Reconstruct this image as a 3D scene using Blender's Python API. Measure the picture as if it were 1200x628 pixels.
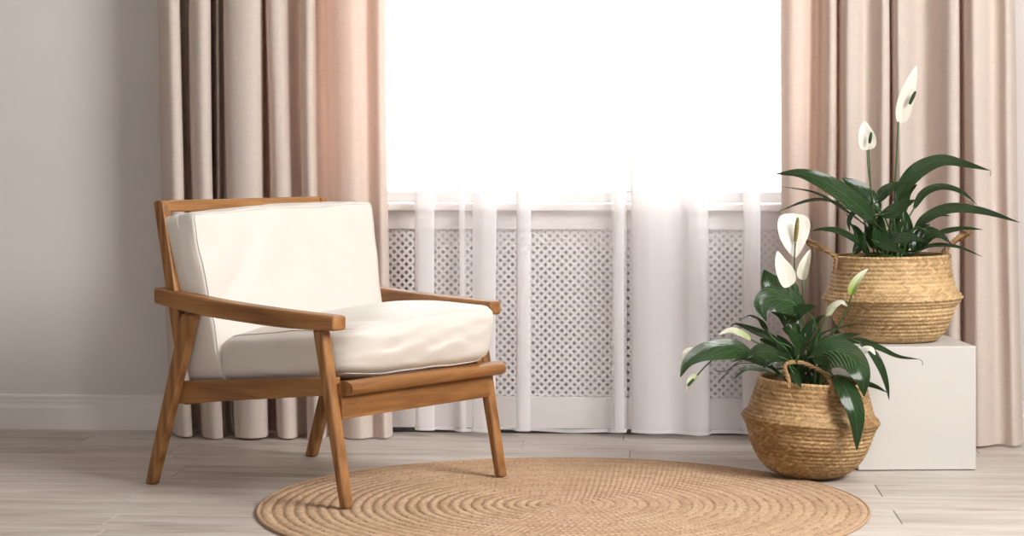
import bpy, bmesh, math, random
import numpy as np
from mathutils import Vector, Matrix, noise
random.seed(4); np.random.seed(4)
scene = bpy.context.scene
for o in list(bpy.data.objects): bpy.data.objects.remove(o)

# ------------------------------------------------------------------ camera
TH = math.radians(4.0); FPX = 2400.0; HZ = 177.0; CAMH = 0.92; CDY = -6.67
CX = 6.67 * math.tan(TH)
cam_d = bpy.data.cameras.new('camera'); cam = bpy.data.objects.new('camera', cam_d)
scene.collection.objects.link(cam); scene.camera = cam
cam.location = (CX, CDY, CAMH); cam.rotation_euler = (math.radians(90), 0, TH)
cam_d.sensor_width = 36; cam_d.lens = FPX / 1200 * 36
cam_d.shift_y = -(314 - HZ) / 1200; cam_d.clip_end = 100
# ------------------------------------------------------------------ world, key and fill lights, exposure
world = bpy.data.worlds.new('world'); scene.world = world; world.use_nodes = True
wbg = world.node_tree.nodes['Background']
wbg.inputs[0].default_value = (1.0, 0.985, 0.965, 1); wbg.inputs[1].default_value = 7.0
def area_light(name, loc, rot, sx, sy, power, col=(1, .975, .945)):
    l = bpy.data.lights.new(name, 'AREA'); l.shape = 'RECTANGLE'; l.size = sx; l.size_y = sy
    l.energy = power; l.color = col
    o = bpy.data.objects.new(name, l); scene.collection.objects.link(o)
    o.location = loc; o.rotation_euler = rot
    return o
# key light from the right; fill light added behind the camera for shaded sides
def aim(o, tgt):
    o.rotation_euler = (Vector(tgt) - o.location).to_track_quat('-Z', 'Y').to_euler()
aim(area_light('key_light_right', (3.2, -3.4, 2.7), (0, 0, 0), 1.7, 1.5, 152), (.1, -.8, .5))
area_light('fill_light_front', (-.5, -8.6, 1.7), (math.radians(90), 0, 0), 1.2, 1.3, 24)
vs = scene.view_settings
vs.view_transform = 'Standard'; vs.look = 'None'; vs.exposure = 0.14; vs.gamma = 1.0; vs.use_curve_mapping = False

# ------------------------------------------------------------------ helpers
def cp(u, v, D):
    X = (u - 600) / FPX * D
    return Vector((CX + X * math.cos(TH) - D * math.sin(TH), CDY + X * math.sin(TH) + D * math.cos(TH),
                   CAMH + (HZ - v) / FPX * D))
def wx(u, y):
    k = (u - 600) / FPX
    D = (y - CDY) / (k * math.sin(TH) + math.cos(TH))
    return CX + k * D * math.cos(TH) - D * math.sin(TH)
def floor_at(X, D):
    return Vector((CX + X * math.cos(TH) - D * math.sin(TH), CDY + X * math.sin(TH) + D * math.cos(TH), 0))

COL = scene.collection
def link(name, me, m=None, parent=None, smooth=False):
    if isinstance(me, bmesh.types.BMesh):
        bm = me; me = bpy.data.meshes.new(name); bm.normal_update(); bm.to_mesh(me); bm.free()
    o = bpy.data.objects.new(name, me); COL.objects.link(o)
    if m is not None and not me.materials: me.materials.append(m)
    if parent is not None: o.parent = parent
    if smooth: me.shade_smooth()
    return o
def empty(name, loc=(0, 0, 0), rz=0):
    o = bpy.data.objects.new(name, None); COL.objects.link(o)
    o.location = loc; o.rotation_euler = (0, 0, rz); o.empty_display_size = .05
    return o
def tag(o, label=None, cat=None, group=None, kind=None):
    if label: o['label'] = label
    if cat: o['category'] = cat
    if group: o['group'] = group
    if kind: o['kind'] = kind
    return o
def pyd(name, verts, faces):
    me = bpy.data.meshes.new(name); me.from_pydata(verts, [], faces); me.update(); return me
def grid_faces(nu, nv, wrap=False):
    f = []
    for i in range(nu if wrap else nu - 1):
        a = i * nv; b = ((i + 1) % nu) * nv
        for j in range(nv - 1): f.append((a + j, b + j, b + j + 1, a + j + 1))
    return f
def add_box(bm, x0, x1, y0, y1, z0, z1):
    r = bmesh.ops.create_cube(bm, size=1)
    for v in r['verts']:
        v.co = Vector((x0 + (v.co.x + .5) * (x1 - x0), y0 + (v.co.y + .5) * (y1 - y0), z0 + (v.co.z + .5) * (z1 - z0)))
    return r['verts']
def box(x0, x1, y0, y1, z0, z1, bev=0, seg=2):
    bm = bmesh.new(); add_box(bm, x0, x1, y0, y1, z0, z1)
    if bev: bmesh.ops.bevel(bm, geom=bm.edges[:], offset=bev, segments=seg, profile=.5, affect='EDGES')
    return bm
def prism(poly, y0, y1, bev=.006, seg=3, top=None):
    """polygon in (x, z), extruded from y0 to y1, rounded edges"""
    bm = bmesh.new(); n = len(poly)
    a = [bm.verts.new((x, y0, z)) for x, z in poly]; b = [bm.verts.new((x, y1, z)) for x, z in poly]
    bm.faces.new(a[::-1]); bm.faces.new(b)
    for i in range(n): bm.faces.new((a[i], a[(i + 1) % n], b[(i + 1) % n], b[i]))
    bmesh.ops.recalc_face_normals(bm, faces=bm.faces[:])
    if bev:
        es = [e for e in bm.edges if len(e.link_faces) == 2 and e.calc_face_angle(0) > .35]
        bmesh.ops.bevel(bm, geom=es, offset=bev, segments=seg, profile=.5, affect='EDGES', clamp_overlap=True)
    return bm
def catmull(pts, n):
    """points (tuples) -> n samples along a Catmull-Rom curve, even in chord length"""
    P = np.array(pts, float); d = np.r_[0, np.cumsum(np.linalg.norm(np.diff(P, axis=0), axis=1))]
    P2 = np.vstack([2 * P[0] - P[1], P, 2 * P[-1] - P[-2]])
    out = []
    for t in np.linspace(0, d[-1], n):
        i = min(max(np.searchsorted(d, t, 'right') - 1, 0), len(P) - 2)
        s = (t - d[i]) / max(d[i + 1] - d[i], 1e-9)
        p0, p1, p2, p3 = P2[i], P2[i + 1], P2[i + 2], P2[i + 3]
        out.append(.5 * ((2 * p1) + (p2 - p0) * s + (2 * p0 - 5 * p1 + 4 * p2 - p3) * s * s + (3 * p1 - p0 - 3 * p2 + p3) * s ** 3))
    return np.array(out)
def tube_geo(path, rad, ns=8, caps=True):
    P = [Vector(p) for p in path]; n = len(P); verts = []; up = Vector((.13, .21, .97))
    for i in range(n):
        T = (P[min(i + 1, n - 1)] - P[max(i - 1, 0)]).normalized()
        if abs(T.dot(up)) > .95: up = Vector((.9, .3, .1))
        A = T.cross(up).normalized(); B = A.cross(T).normalized(); up = B
        r = rad[i] if hasattr(rad, '__len__') else rad
        for k in range(ns):
            a = 2 * math.pi * k / ns
            verts.append(P[i] + A * (r * math.cos(a)) + B * (r * math.sin(a)))
    faces = []
    for i in range(n - 1):
        for k in range(ns):
            k2 = (k + 1) % ns
            faces.append((i * ns + k, i * ns + k2, (i + 1) * ns + k2, (i + 1) * ns + k))
    if caps:
        faces.append(tuple(range(ns))[::-1]); faces.append(tuple((n - 1) * ns + k for k in range(ns)))
    return verts, faces
def tube(name, path, rad, m, parent, ns=8):
    v, f = tube_geo(path, rad, ns); return link(name, pyd(name, v, f), m, parent, True)

# ------------------------------------------------------------------ materials
class NT:
    def __init__(s, name):
        s.m = bpy.data.materials.new(name); s.m.use_nodes = True
        s.t = s.m.node_tree; s.n = s.t.nodes; s.b = s.n['Principled BSDF']; s.out = s.n['Material Output']
    def N(s, typ, **kw):
        n = s.n.new(typ)
        for k, v in kw.items():
            if k.startswith('i_'):
                key = k[2:]; key = int(key) if key.isdigit() else key
                n.inputs[key].default_value = v
            else: setattr(n, k, v)
        return n
    def L(s, a, b): s.t.links.new(a, b)
    def ramp(s, fac, stops):
        r = s.n.new('ShaderNodeValToRGB'); e = r.color_ramp.elements
        while len(e) < len(stops): e.new(.5)
        for k, (p, c) in enumerate(stops):
            e[k].position = p; e[k].color = (*c, 1) if len(c) == 3 else c
        s.L(fac, r.inputs[0]); return r.outputs[0]
    def coord(s, which='Object', scale=(1, 1, 1), rot=(0, 0, 0)):
        t = s.n.new('ShaderNodeTexCoord'); mp = s.n.new('ShaderNodeMapping')
        mp.inputs['Scale'].default_value = scale; mp.inputs['Rotation'].default_value = rot
        s.L(t.outputs[which], mp.inputs[0]); return mp.outputs[0]
    def noise(s, vec, scale, detail=3, rough=.5, dist=0):
        n = s.N('ShaderNodeTexNoise', i_Scale=scale, i_Detail=detail, i_Roughness=rough, i_Distortion=dist)
        if vec is not None: s.L(vec, n.inputs['Vector'])
        return n.outputs['Fac']
    def math(s, op, a, b=0.0, c=0.0):
        n = s.N('ShaderNodeMath', operation=op)
        for k, x in enumerate((a, b, c)):
            if isinstance(x, (int, float)): n.inputs[k].default_value = x
            else: s.L(x, n.inputs[k])
        return n.outputs[0]
    def mixc(s, fac, a, b, mode='MIX'):
        n = s.N('ShaderNodeMix', data_type='RGBA', blend_type=mode)
        for k, x in ((0, fac), (6, a), (7, b)):
            if isinstance(x, (int, float)): n.inputs[k].default_value = x
            elif isinstance(x, tuple): n.inputs[k].default_value = (*x, 1)
            else: s.L(x, n.inputs[k])
        return n.outputs[2]
    def bump(s, h, strength=.3, dist=.002, normal=None):
        n = s.N('ShaderNodeBump', i_Strength=strength, i_Distance=dist); s.L(h, n.inputs['Height'])
        if normal is not None: s.L(normal, n.inputs['Normal'])
        return n.outputs[0]
    def setp(s, **kw):
        for k, v in kw.items():
            k = k.replace('_', ' ')
            if isinstance(v, (int, float, tuple)):
                s.b.inputs[k].default_value = (*v, 1) if isinstance(v, tuple) and len(v) == 3 else v
            else: s.L(v, s.b.inputs[k])

def mat_plain(name, col, rough=.6, spec=.4, var=.04, scale=6, bscale=None, bstr=.1):
    t = NT(name); v = t.coord()
    n = t.noise(v, scale, 4)
    c2 = tuple(x * (1 - var * 2) for x in col)
    t.setp(Base_Color=t.ramp(n, [(.3, c2), (.7, col)]), Roughness=rough, Specular_IOR_Level=spec)
    if bscale: t.setp(Normal=t.bump(t.noise(v, bscale, 3), bstr, .001))
    return t.m
M = {}
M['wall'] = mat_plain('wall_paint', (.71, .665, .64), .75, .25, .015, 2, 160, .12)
M['wall_dim'] = mat_plain('dark_unseen_wall', (.28, .255, .24), .75, .25, .015, 2)  # unseen walls, darkened to cut bounce light
M['ceiling'] = mat_plain('ceiling_paint', (.45, .43, .415), .8, .2, .01, 2)  # unseen ceiling, kept mid-grey to hold down the bounce
M['trim'] = mat_plain('white_gloss_paint', (.84, .80, .775), .4, .4, .015, 3)
M['pvc'] = mat_plain('white_window_frame', (.80, .79, .79), .35, .45, .01, 3)
M['cover'] = mat_plain('white_painted_board', (.86, .825, .82), .55, .35, .02, 4)
M['cube'] = mat_plain('white_painted_plinth', (.64, .61, .58), .55, .3, .012, 5, 90, .04)
M['soil'] = mat_plain('potting_soil', (.035, .022, .014), .95, .2, .3, 60, 80, .9)

def mat_wood(axis, name):
    t = NT(name)
    sc = {'x': (1, 14, 14), 'y': (14, 1, 14), 'z': (14, 14, 1)}[axis]
    v = t.coord('Object', sc)
    a = t.noise(v, 4.5, 5, .6, .6)
    v2 = t.coord('Object', tuple(k * 1.0 if k == 1 else k * 5 for k in sc))
    g = t.noise(v2, 9, 3, .6)
    w = t.N('ShaderNodeTexWave', wave_type='BANDS', i_Scale=.9, i_Distortion=7.0, i_Detail=2.5)
    w.inputs['Detail Scale'].default_value = 1.2
    t.L(t.coord('Object', tuple(k * .9 for k in sc)), w.inputs['Vector'])
    f = t.math('MULTIPLY_ADD', w.outputs['Fac'], .28, t.math('MULTIPLY', a, .75))
    col = t.ramp(f, [(.22, (.165, .066, .02)), (.48, (.31, .14, .046)), (.8, (.45, .22, .078))])
    pore = t.ramp(g, [(.36, (.55, .5, .45)), (.48, (1, 1, 1))])
    t.setp(Base_Color=t.mixc(.55, col, pore, 'MULTIPLY'), Roughness=.42, Specular_IOR_Level=.4,
           Normal=t.bump(g, .18, .0008))
    return t.m
for ax in 'xyz': M['wood_' + ax] = mat_wood(ax, 'oiled_oak_' + ax)

def mat_cushion():
    t = NT('cream_leatherette'); v = t.coord()
    n = t.noise(v, 4, 3)
    t.setp(Base_Color=t.ramp(n, [(.3, (.69, .645, .59)), (.7, (.72, .685, .635))]), Roughness=.5, Specular_IOR_Level=.35)
    t.b.inputs['Sheen Weight'].default_value = .15
    b = t.bump(t.noise(v, 420, 2), .06, .0006)
    t.setp(Normal=t.bump(t.noise(v, 5, 2, .5, .3), .07, .012, b))
    return t.m
M['cushion'] = mat_cushion()

def mat_plank():
    t = NT('pale_oak_laminate'); oi = t.N('ShaderNodeObjectInfo')
    tc = t.N('ShaderNodeTexCoord'); ad = t.N('ShaderNodeVectorMath', operation='ADD')
    sc = t.N('ShaderNodeVectorMath', operation='SCALE'); sc.inputs[0].default_value = (37, 11, 5)
    t.L(oi.outputs['Random'], sc.inputs['Scale']); t.L(tc.outputs['Object'], ad.inputs[0]); t.L(sc.outputs[0], ad.inputs[1])
    mp = t.N('ShaderNodeMapping'); mp.inputs['Scale'].default_value = (1, 9, 9); t.L(ad.outputs[0], mp.inputs[0])
    a = t.noise(mp.outputs[0], 1.8, 6, .62, .7)
    mp2 = t.N('ShaderNodeMapping'); mp2.inputs['Scale'].default_value = (1.5, 55, 55); t.L(ad.outputs[0], mp2.inputs[0])
    g = t.noise(mp2.outputs[0], 5, 3, .6)
    f = t.math('MULTIPLY_ADD', g, .25, t.math('MULTIPLY', a, .8))
    col = t.ramp(f, [(.32, (.30, .24, .19)), (.46, (.53, .47, .415)), (.64, (.67, .625, .575))])
    br = t.N('ShaderNodeBrightContrast'); t.L(col, br.inputs[0])
    t.L(t.math('MULTIPLY_ADD', oi.outputs['Random'], .08, -.04), br.inputs['Bright'])
    mp3 = t.N('ShaderNodeMapping'); mp3.inputs['Scale'].default_value = (1, 5, 1); t.L(ad.outputs[0], mp3.inputs[0])
    kn = t.ramp(t.noise(mp3.outputs[0], 7, 2), [(.22, (.55, .47, .4)), (.31, (1, 1, 1))])
    t.setp(Base_Color=t.mixc(.6, br.outputs[0], kn, 'MULTIPLY'), Roughness=t.math('MULTIPLY_ADD', a, .2, .33), Specular_IOR_Level=.38,
           Normal=t.bump(g, .08, .0006))
    return t.m
M['plank'] = mat_plank()
M['gap'] = mat_plain('floor_joint', (.18, .14, .11), .8, .2)

def mat_drape():
    t = NT('beige_drape_fabric'); v = t.coord('Object', (1, 1, 1))
    n = t.noise(v, 500, 2)
    hs = t.noise(t.coord('Object', (30, 30, 900)), 1, 2); vs_ = t.noise(t.coord('Object', (900, 900, 30)), 1, 2)
    wv = t.math('ADD', hs, vs_)
    c = t.ramp(t.math('MULTIPLY', wv, .5), [(.35, (.66, .575, .515)), (.65, (.78, .69, .625))])
    d = t.N('ShaderNodeBsdfDiffuse'); t.L(c, d.inputs[0]); t.L(t.bump(wv, .12, .0008), d.inputs['Normal'])
    tr = t.N('ShaderNodeBsdfTranslucent'); tr.inputs[0].default_value = (.62, .32, .22, 1)
    mx = t.N('ShaderNodeMixShader'); mx.inputs[0].default_value = .16
    t.L(d.outputs[0], mx.inputs[1]); t.L(tr.outputs[0], mx.inputs[2]); t.L(mx.outputs[0], t.out.inputs[0])
    return t.m
M['drape'] = mat_drape()
def mat_sheer(name, op):
    t = NT(name)
    d = t.N('ShaderNodeBsdfDiffuse'); d.inputs[0].default_value = (.955, .93, .94, 1)
    tr = t.N('ShaderNodeBsdfTranslucent'); tr.inputs[0].default_value = (.955, .93, .94, 1)
    m1 = t.N('ShaderNodeMixShader'); m1.inputs[0].default_value = .24
    t.L(d.outputs[0], m1.inputs[1]); t.L(tr.outputs[0], m1.inputs[2])
    tp = t.N('ShaderNodeBsdfTransparent')
    m2 = t.N('ShaderNodeMixShader'); m2.inputs[0].default_value = op
    t.L(tp.outputs[0], m2.inputs[1]); t.L(m1.outputs[0], m2.inputs[2]); t.L(m2.outputs[0], t.out.inputs[0])
    return t.m
M['sheer'] = mat_sheer('white_voile', .245); M['sheer_fold'] = mat_sheer('white_voile_doubled', .7); M['sheer_hem'] = mat_sheer('white_voile_hem', .8)
def mat_glass():
    t = NT('window_glass'); tp = t.N('ShaderNodeBsdfTransparent'); gl = t.N('ShaderNodeBsdfGlossy')
    gl.inputs['Roughness'].default_value = .02
    lw = t.N('ShaderNodeFresnel', i_IOR=1.45); mx = t.N('ShaderNodeMixShader')
    t.L(lw.outputs[0], mx.inputs[0]); t.L(tp.outputs[0], mx.inputs[1]); t.L(gl.outputs[0], mx.inputs[2]); t.L(mx.outputs[0], t.out.inputs[0])
    return t.m
M['glass'] = mat_glass()
def mat_tone(name, dark, light, rough, bscale, bstr, spec=.3):
    """strand colour from the per-strand 'tone' attribute"""
    t = NT(name); at = t.N('ShaderNodeAttribute', attribute_name='tone')
    n = t.noise(t.coord(), bscale, 3)
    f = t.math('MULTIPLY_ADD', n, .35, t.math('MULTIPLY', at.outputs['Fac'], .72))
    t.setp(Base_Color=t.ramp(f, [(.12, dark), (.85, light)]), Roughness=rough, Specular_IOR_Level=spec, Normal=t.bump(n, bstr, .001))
    return t.m
M['seagrass'] = mat_tone('woven_seagrass', (.25, .135, .048), (.70, .49, .26), .55, 180, .5)
M['rope'] = mat_plain('twisted_seagrass_rope', (.43, .26, .12), .7, .25, .2, 150, 200, .5)
M['jute'] = mat_tone('braided_jute', (.30, .175, .098), (.64, .455, .305), .9, 420, .7, .1)

def mat_leaf():
    t = NT('glossy_leaf'); uv = t.N('ShaderNodeUVMap', uv_map='blade'); sp = t.N('ShaderNodeSeparateXYZ'); t.L(uv.outputs[0], sp.inputs[0])
    s = t.math('ABSOLUTE', t.math('SUBTRACT', sp.outputs[1], .5))
    ph = t.math('SUBTRACT', t.math('MULTIPLY', sp.outputs[0], 75), t.math('MULTIPLY', s, 62))
    w = t.math('SINE', ph); n = t.noise(t.coord(), 30, 3)
    rib = t.math('LESS_THAN', s, .022)
    oi = t.N('ShaderNodeObjectInfo')
    f = t.math('MULTIPLY_ADD', w, .07, t.math('MULTIPLY_ADD', oi.outputs['Random'], .45, t.math('MULTIPLY', n, .5)))
    c = t.ramp(f, [(.2, (.003, .009, .004)), (.55, (.0055, .019, .0055)), (.85, (.018, .055, .011))])
    g = t.N('ShaderNodeNewGeometry')
    c = t.mixc(rib, c, (.07, .17, .05))
    c = t.mixc(t.math('MULTIPLY', g.outputs['Backfacing'], .6), c, (.06, .14, .045))
    t.setp(Base_Color=c, Roughness=.24, Specular_IOR_Level=.5, Normal=t.bump(w, 1.0, .0035))
    t.b.inputs['Coat Weight'].default_value = .4; t.b.inputs['Coat Roughness'].default_value = .15
    tr = t.N('ShaderNodeBsdfTranslucent'); tr.inputs[0].default_value = (.10, .30, .03, 1)
    mx = t.N('ShaderNodeMixShader'); mx.inputs[0].default_value = .07
    t.L(t.b.outputs[0], mx.inputs[1]); t.L(tr.outputs[0], mx.inputs[2]); t.L(mx.outputs[0], t.out.inputs[0])
    return t.m
M['leaf'] = mat_leaf()
M['stem'] = mat_plain('green_stalk', (.05, .12, .025), .4, .4, .15, 40)
M['stem_dark'] = mat_plain('dark_green_stalk', (.03, .075, .02), .4, .4, .15, 40)
M['dry'] = mat_plain('dry_brown_stalk', (.12, .09, .05), .7, .2, .15, 40)
def mat_spathe():
    t = NT('white_spathe'); uv = t.N('ShaderNodeUVMap', uv_map='blade'); sp = t.N('ShaderNodeSeparateXYZ'); t.L(uv.outputs[0], sp.inputs[0])
    at = t.N('ShaderNodeAttribute', attribute_type='OBJECT', attribute_name='green')
    w = t.math('SINE', t.math('MULTIPLY', sp.outputs[1], 60))
    base = t.ramp(t.noise(t.coord(), 40, 2), [(.3, (.86, .84, .76)), (.7, (.90, .89, .83))])
    c = t.mixc(t.math('MULTIPLY', at.outputs['Fac'], t.math('SUBTRACT', 1.1, sp.outputs[0])), base, (.38, .52, .10))
    t.setp(Base_Color=c, Roughness=.5, Specular_IOR_Level=.3, Normal=t.bump(w, .15, .001))
    tr = t.N('ShaderNodeBsdfTranslucent'); t.L(c, tr.inputs[0]); mx = t.N('ShaderNodeMixShader'); mx.inputs[0].default_value = .3
    t.L(t.b.outputs[0], mx.inputs[1]); t.L(tr.outputs[0], mx.inputs[2]); t.L(mx.outputs[0], t.out.inputs[0])
    return t.m
M['spathe'] = mat_spathe()
M['spadix'] = mat_plain('spadix', (.30, .26, .07), .7, .3, .3, 300, 500, 1.0)
M['spadix_green'] = mat_plain('spadix_green', (.05, .10, .03), .7, .3, .3, 300, 500, 1.0)

# ------------------------------------------------------------------ the room
XL, XR, YF, ZC = -3.2, 3.05, -8.4, 4.2
# floor: sub-floor and planks
fl = link('floor', box(XL - .3, XR + .3, YF - .3, .3, -.12, -.012), M['gap']); tag(fl, kind='structure')
PW, PL = .2025, 1.40
known = {0: cp(738, 531, 6.22).x, 2: cp(210, 552, 5.88).x, 3: cp(1030, 575, 5.54).x, 5: cp(1053, 607, 5.13).x, 6: cp(129, 609, 5.11).x}
cache = {}
r = -2
while -.35 - PW * r > YF:
    y1 = min(-.35 - PW * r, 0); y0 = max(-.35 - PW * (r + 1), YF); r += 1
    if y1 - y0 < .02: continue
    off = known.get(r - 1, .05 + (r * .37 % 1) * .5)
    off = off - math.ceil((off - XL) / PL) * PL
    x = off
    while x < XR:
        a, b = max(x, XL), min(x + PL, XR); x += PL
        if b - a < .03: continue
        key = (round(b - a, 4), round(y1 - y0, 4))
        if key not in cache:
            L_, W_ = (b - a) / 2 - .0009, (y1 - y0) / 2 - .0007
            bm = box(-L_, L_, -W_, W_, -.012, 0); top = [e for e in bm.edges if all(v.co.z > -.001 for v in e.verts)]
            bmesh.ops.bevel(bm, geom=top, offset=.0012, segments=1, affect='EDGES')
            me = bpy.data.meshes.new('plank'); bm.to_mesh(me); bm.free(); me.materials.append(M['plank']); cache[key] = me
        p = bpy.data.objects.new('plank', cache[key]); COL.objects.link(p); p.parent = fl
        p.location = ((a + b) / 2, (y0 + y1) / 2, 0)
# window opening
WL, WR = wx(362, 0), wx(966, 0); ZS, ZT = .75, 2.35; WT = .26
bm = bmesh.new()
add_box(bm, XL, WL, 0, WT, 0, ZC); add_box(bm, WR, XR, 0, WT, 0, ZC); add_box(bm, WL, WR, 0, WT, ZT, ZC)
add_box(bm, WL, WR, .17, WT, 0, ZS - .03)                    # back of the radiator niche
tag(link('wall_back', bm, M['wall']), kind='structure')
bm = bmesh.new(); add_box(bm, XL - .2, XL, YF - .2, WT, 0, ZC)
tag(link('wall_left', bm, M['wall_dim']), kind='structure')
bm = bmesh.new(); W2 = (-4.5, -2.3, 1.5, 3.9)  # W2: unseen opening added to let the key light in
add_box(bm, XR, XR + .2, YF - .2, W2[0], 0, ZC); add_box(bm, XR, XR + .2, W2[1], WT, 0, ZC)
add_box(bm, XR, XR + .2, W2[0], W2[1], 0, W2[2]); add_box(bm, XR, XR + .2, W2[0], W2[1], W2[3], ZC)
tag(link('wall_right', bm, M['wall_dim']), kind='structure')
bm = bmesh.new(); W3 = (-1.1, .1, 1.0, 2.35)  # W3: opening added behind the camera for the fill light
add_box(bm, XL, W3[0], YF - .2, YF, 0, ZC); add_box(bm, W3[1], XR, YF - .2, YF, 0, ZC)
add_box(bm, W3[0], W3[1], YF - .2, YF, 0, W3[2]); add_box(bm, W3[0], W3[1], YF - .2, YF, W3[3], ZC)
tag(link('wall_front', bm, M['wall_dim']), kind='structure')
tag(link('ceiling', box(XL - .2, XR + .2, YF - .2, WT, ZC, ZC + .12), M['ceiling']), kind='structure')
# baseboards (profiled), either side of the window
def baseboard(name, x0, x1):
    prof = [(0, 0), (-.022, 0), (-.022, .070), (-.019, .0745), (-.010, .077), (-.0095, .084), (-.012, .090), (-.0125, .100), (-.0155, .103), (-.0155, .110), (-.011, .114), (0, .114)]
    v = [(x0, y, z) for y, z in prof] + [(x1, y, z) for y, z in prof]; n = len(prof)
    f = [(i, (i + 1) % n, n + (i + 1) % n, n + i) for i in range(n)] + [tuple(range(n))[::-1], tuple(range(n, 2 * n))]
    o = link(name, pyd(name, v, f), M['trim']); bm = bmesh.new(); bm.from_mesh(o.data); bmesh.ops.recalc_face_normals(bm, faces=bm.faces[:]); bm.to_mesh(o.data); bm.free()
    tag(o, kind='structure')
baseboard('baseboard_left', XL, WL - .06); baseboard('baseboard_right', WR + .06, XR)
# the window: outer frame, bottom rail, mullions, panes, sill
win = tag(empty('window_1', ((WL + WR) / 2, .14, ZS)), kind='structure')
def wpart(name, x0, x1, y0, y1, z0, z1, m, bev=.004):
    o = link(name, box(x0, x1, y0, y1, z0, z1, bev), m, win); o.matrix_parent_inverse = win.matrix_basis.inverted(); return o
win.matrix_basis = Matrix.Translation(win.location)
FB = ZS + .035
mull = [(wx(493, .13), wx(502, .13)), (wx(536, .13), wx(551, .13)), (wx(724, .13), wx(742, .13))]
wpart('window_rail', WL, WR, .11, .18, ZS, FB, M['pvc']); wpart('window_rail', WL, WR, .11, .18, ZT - .08, ZT, M['pvc'])
wpart('window_jamb', WL, WL + .06, .112, .178, FB, ZT - .08, M['pvc']); wpart('window_jamb', WR - .06, WR, .112, .178, FB, ZT - .08, M['pvc'])
xs = [WL + .06]
for a, b in mull:
    wpart('mullion', a, b, .112, .178, FB, ZT - .08, M['pvc']); xs += [a, b]
xs.append(WR - .06)
for a, b in zip(xs[::2], xs[1::2]): wpart('window_pane', a, b, .143, .149, FB, ZT - .08, M['glass'], 0)
wpart('window_sill', WL - .05, WR + .05, -.055, .112, ZS - .024, ZS, M['trim'], .005)
# radiator cover below the sill: rails, stiles and the perforated screen
cov = tag(empty('radiator_cover', ((WL + WR) / 2, 0, 0)), 'white radiator cover with diamond-perforated screen under the window sill', 'radiator cover')
cxm = (WL + WR) / 2
def cpart(name, x0, x1, y0, y1, z0, z1, bev=.002):
    return link(name, box(x0 - cxm, x1 - cxm, y0, y1, z0, z1, bev), M['cover'], cov)
ZA = CAMH + (HZ - 464.5) / FPX * 6.68; ZB = CAMH + (HZ - 268.5) / FPX * 6.68
cpart('top_rail', WL, WR, -.018, .002, ZB, ZS - .025); cpart('bottom_rail', WL, WR, -.018, .002, .018, ZA)
cpart('stile', WL, WL + .05, -.018, .002, ZA, ZB); cpart('stile', WR - .05, WR, -.018, .002, ZA, ZB)
bm = bmesh.new(); pit = 9.65 * 6.68 / FPX; hole = .48
nz = int((ZB - ZA) / pit * 2) + 2; nx = int((WR - WL) / pit) + 2
hp = pit / 2; c = hp * hole
def V_(x, z): return bm.verts.new((x, 0, z))
for j in range(-1, nz):
    for i in range(-1, nx):
        X0 = WL - cxm + i * pit + (hp if j % 2 else 0); Z0 = ZA + j * hp
        if not (ZA - hp * .2 < Z0 < ZB + hp * .2 and WL + .03 < X0 + cxm < WR - .03): continue
        o4 = [V_(X0 + a * hp, Z0 + b * hp) for a, b in ((1, 0), (0, 1), (-1, 0), (0, -1))]
        q = .42   # hole: a diamond with notched corners, like punched hardboard
        ring = []
        for a, b in ((1, 0), (0, 1), (-1, 0), (0, -1)):
            px, pz = -b, a
            ring += [V_(X0 + a * c + (-px) * c * .18, Z0 + b * c + (-pz) * c * .18), V_(X0 + a * c + px * c * .18, Z0 + b * c + pz * c * .18)]
        for k in range(4):
            bm.faces.new((o4[k], o4[(k + 1) % 4], ring[(2 * k + 2) % 8], ring[2 * k + 1]))
            bm.faces.new((o4[k], ring[2 * k + 1], ring[2 * k]))
bmesh.ops.remove_doubles(bm, verts=bm.verts[:], dist=.0004)
bmesh.ops.recalc_face_normals(bm, faces=bm.faces[:])
lat = link('perforated_screen', bm, M['cover'], cov)
sm = lat.modifiers.new('solid', 'SOLIDIFY'); sm.thickness = .004; sm.offset = 0
# the heater inside the niche
rad = tag(empty('radiator', (cxm, .125, .1)), 'grey panel radiator behind the perforated screen', 'radiator')
M['radiator'] = mat_plain('radiator_enamel', (.5, .48, .475), .5, .3, .02)
link('panel', box(-.62, .62, -.012, .012, .04, .5, .004), M['radiator'], rad)
for k in range(14): link('rib', box(-.6 + k * .092 - .02, -.6 + k * .092 + .02, -.02, -.012, .06, .48, .003), M['radiator'], rad)
for s in (-1, 1): link('foot', box(s * .5 - .02, s * .5 + .02, -.02, .02, -.1, .045, .003), M['radiator'], rad)

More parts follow.
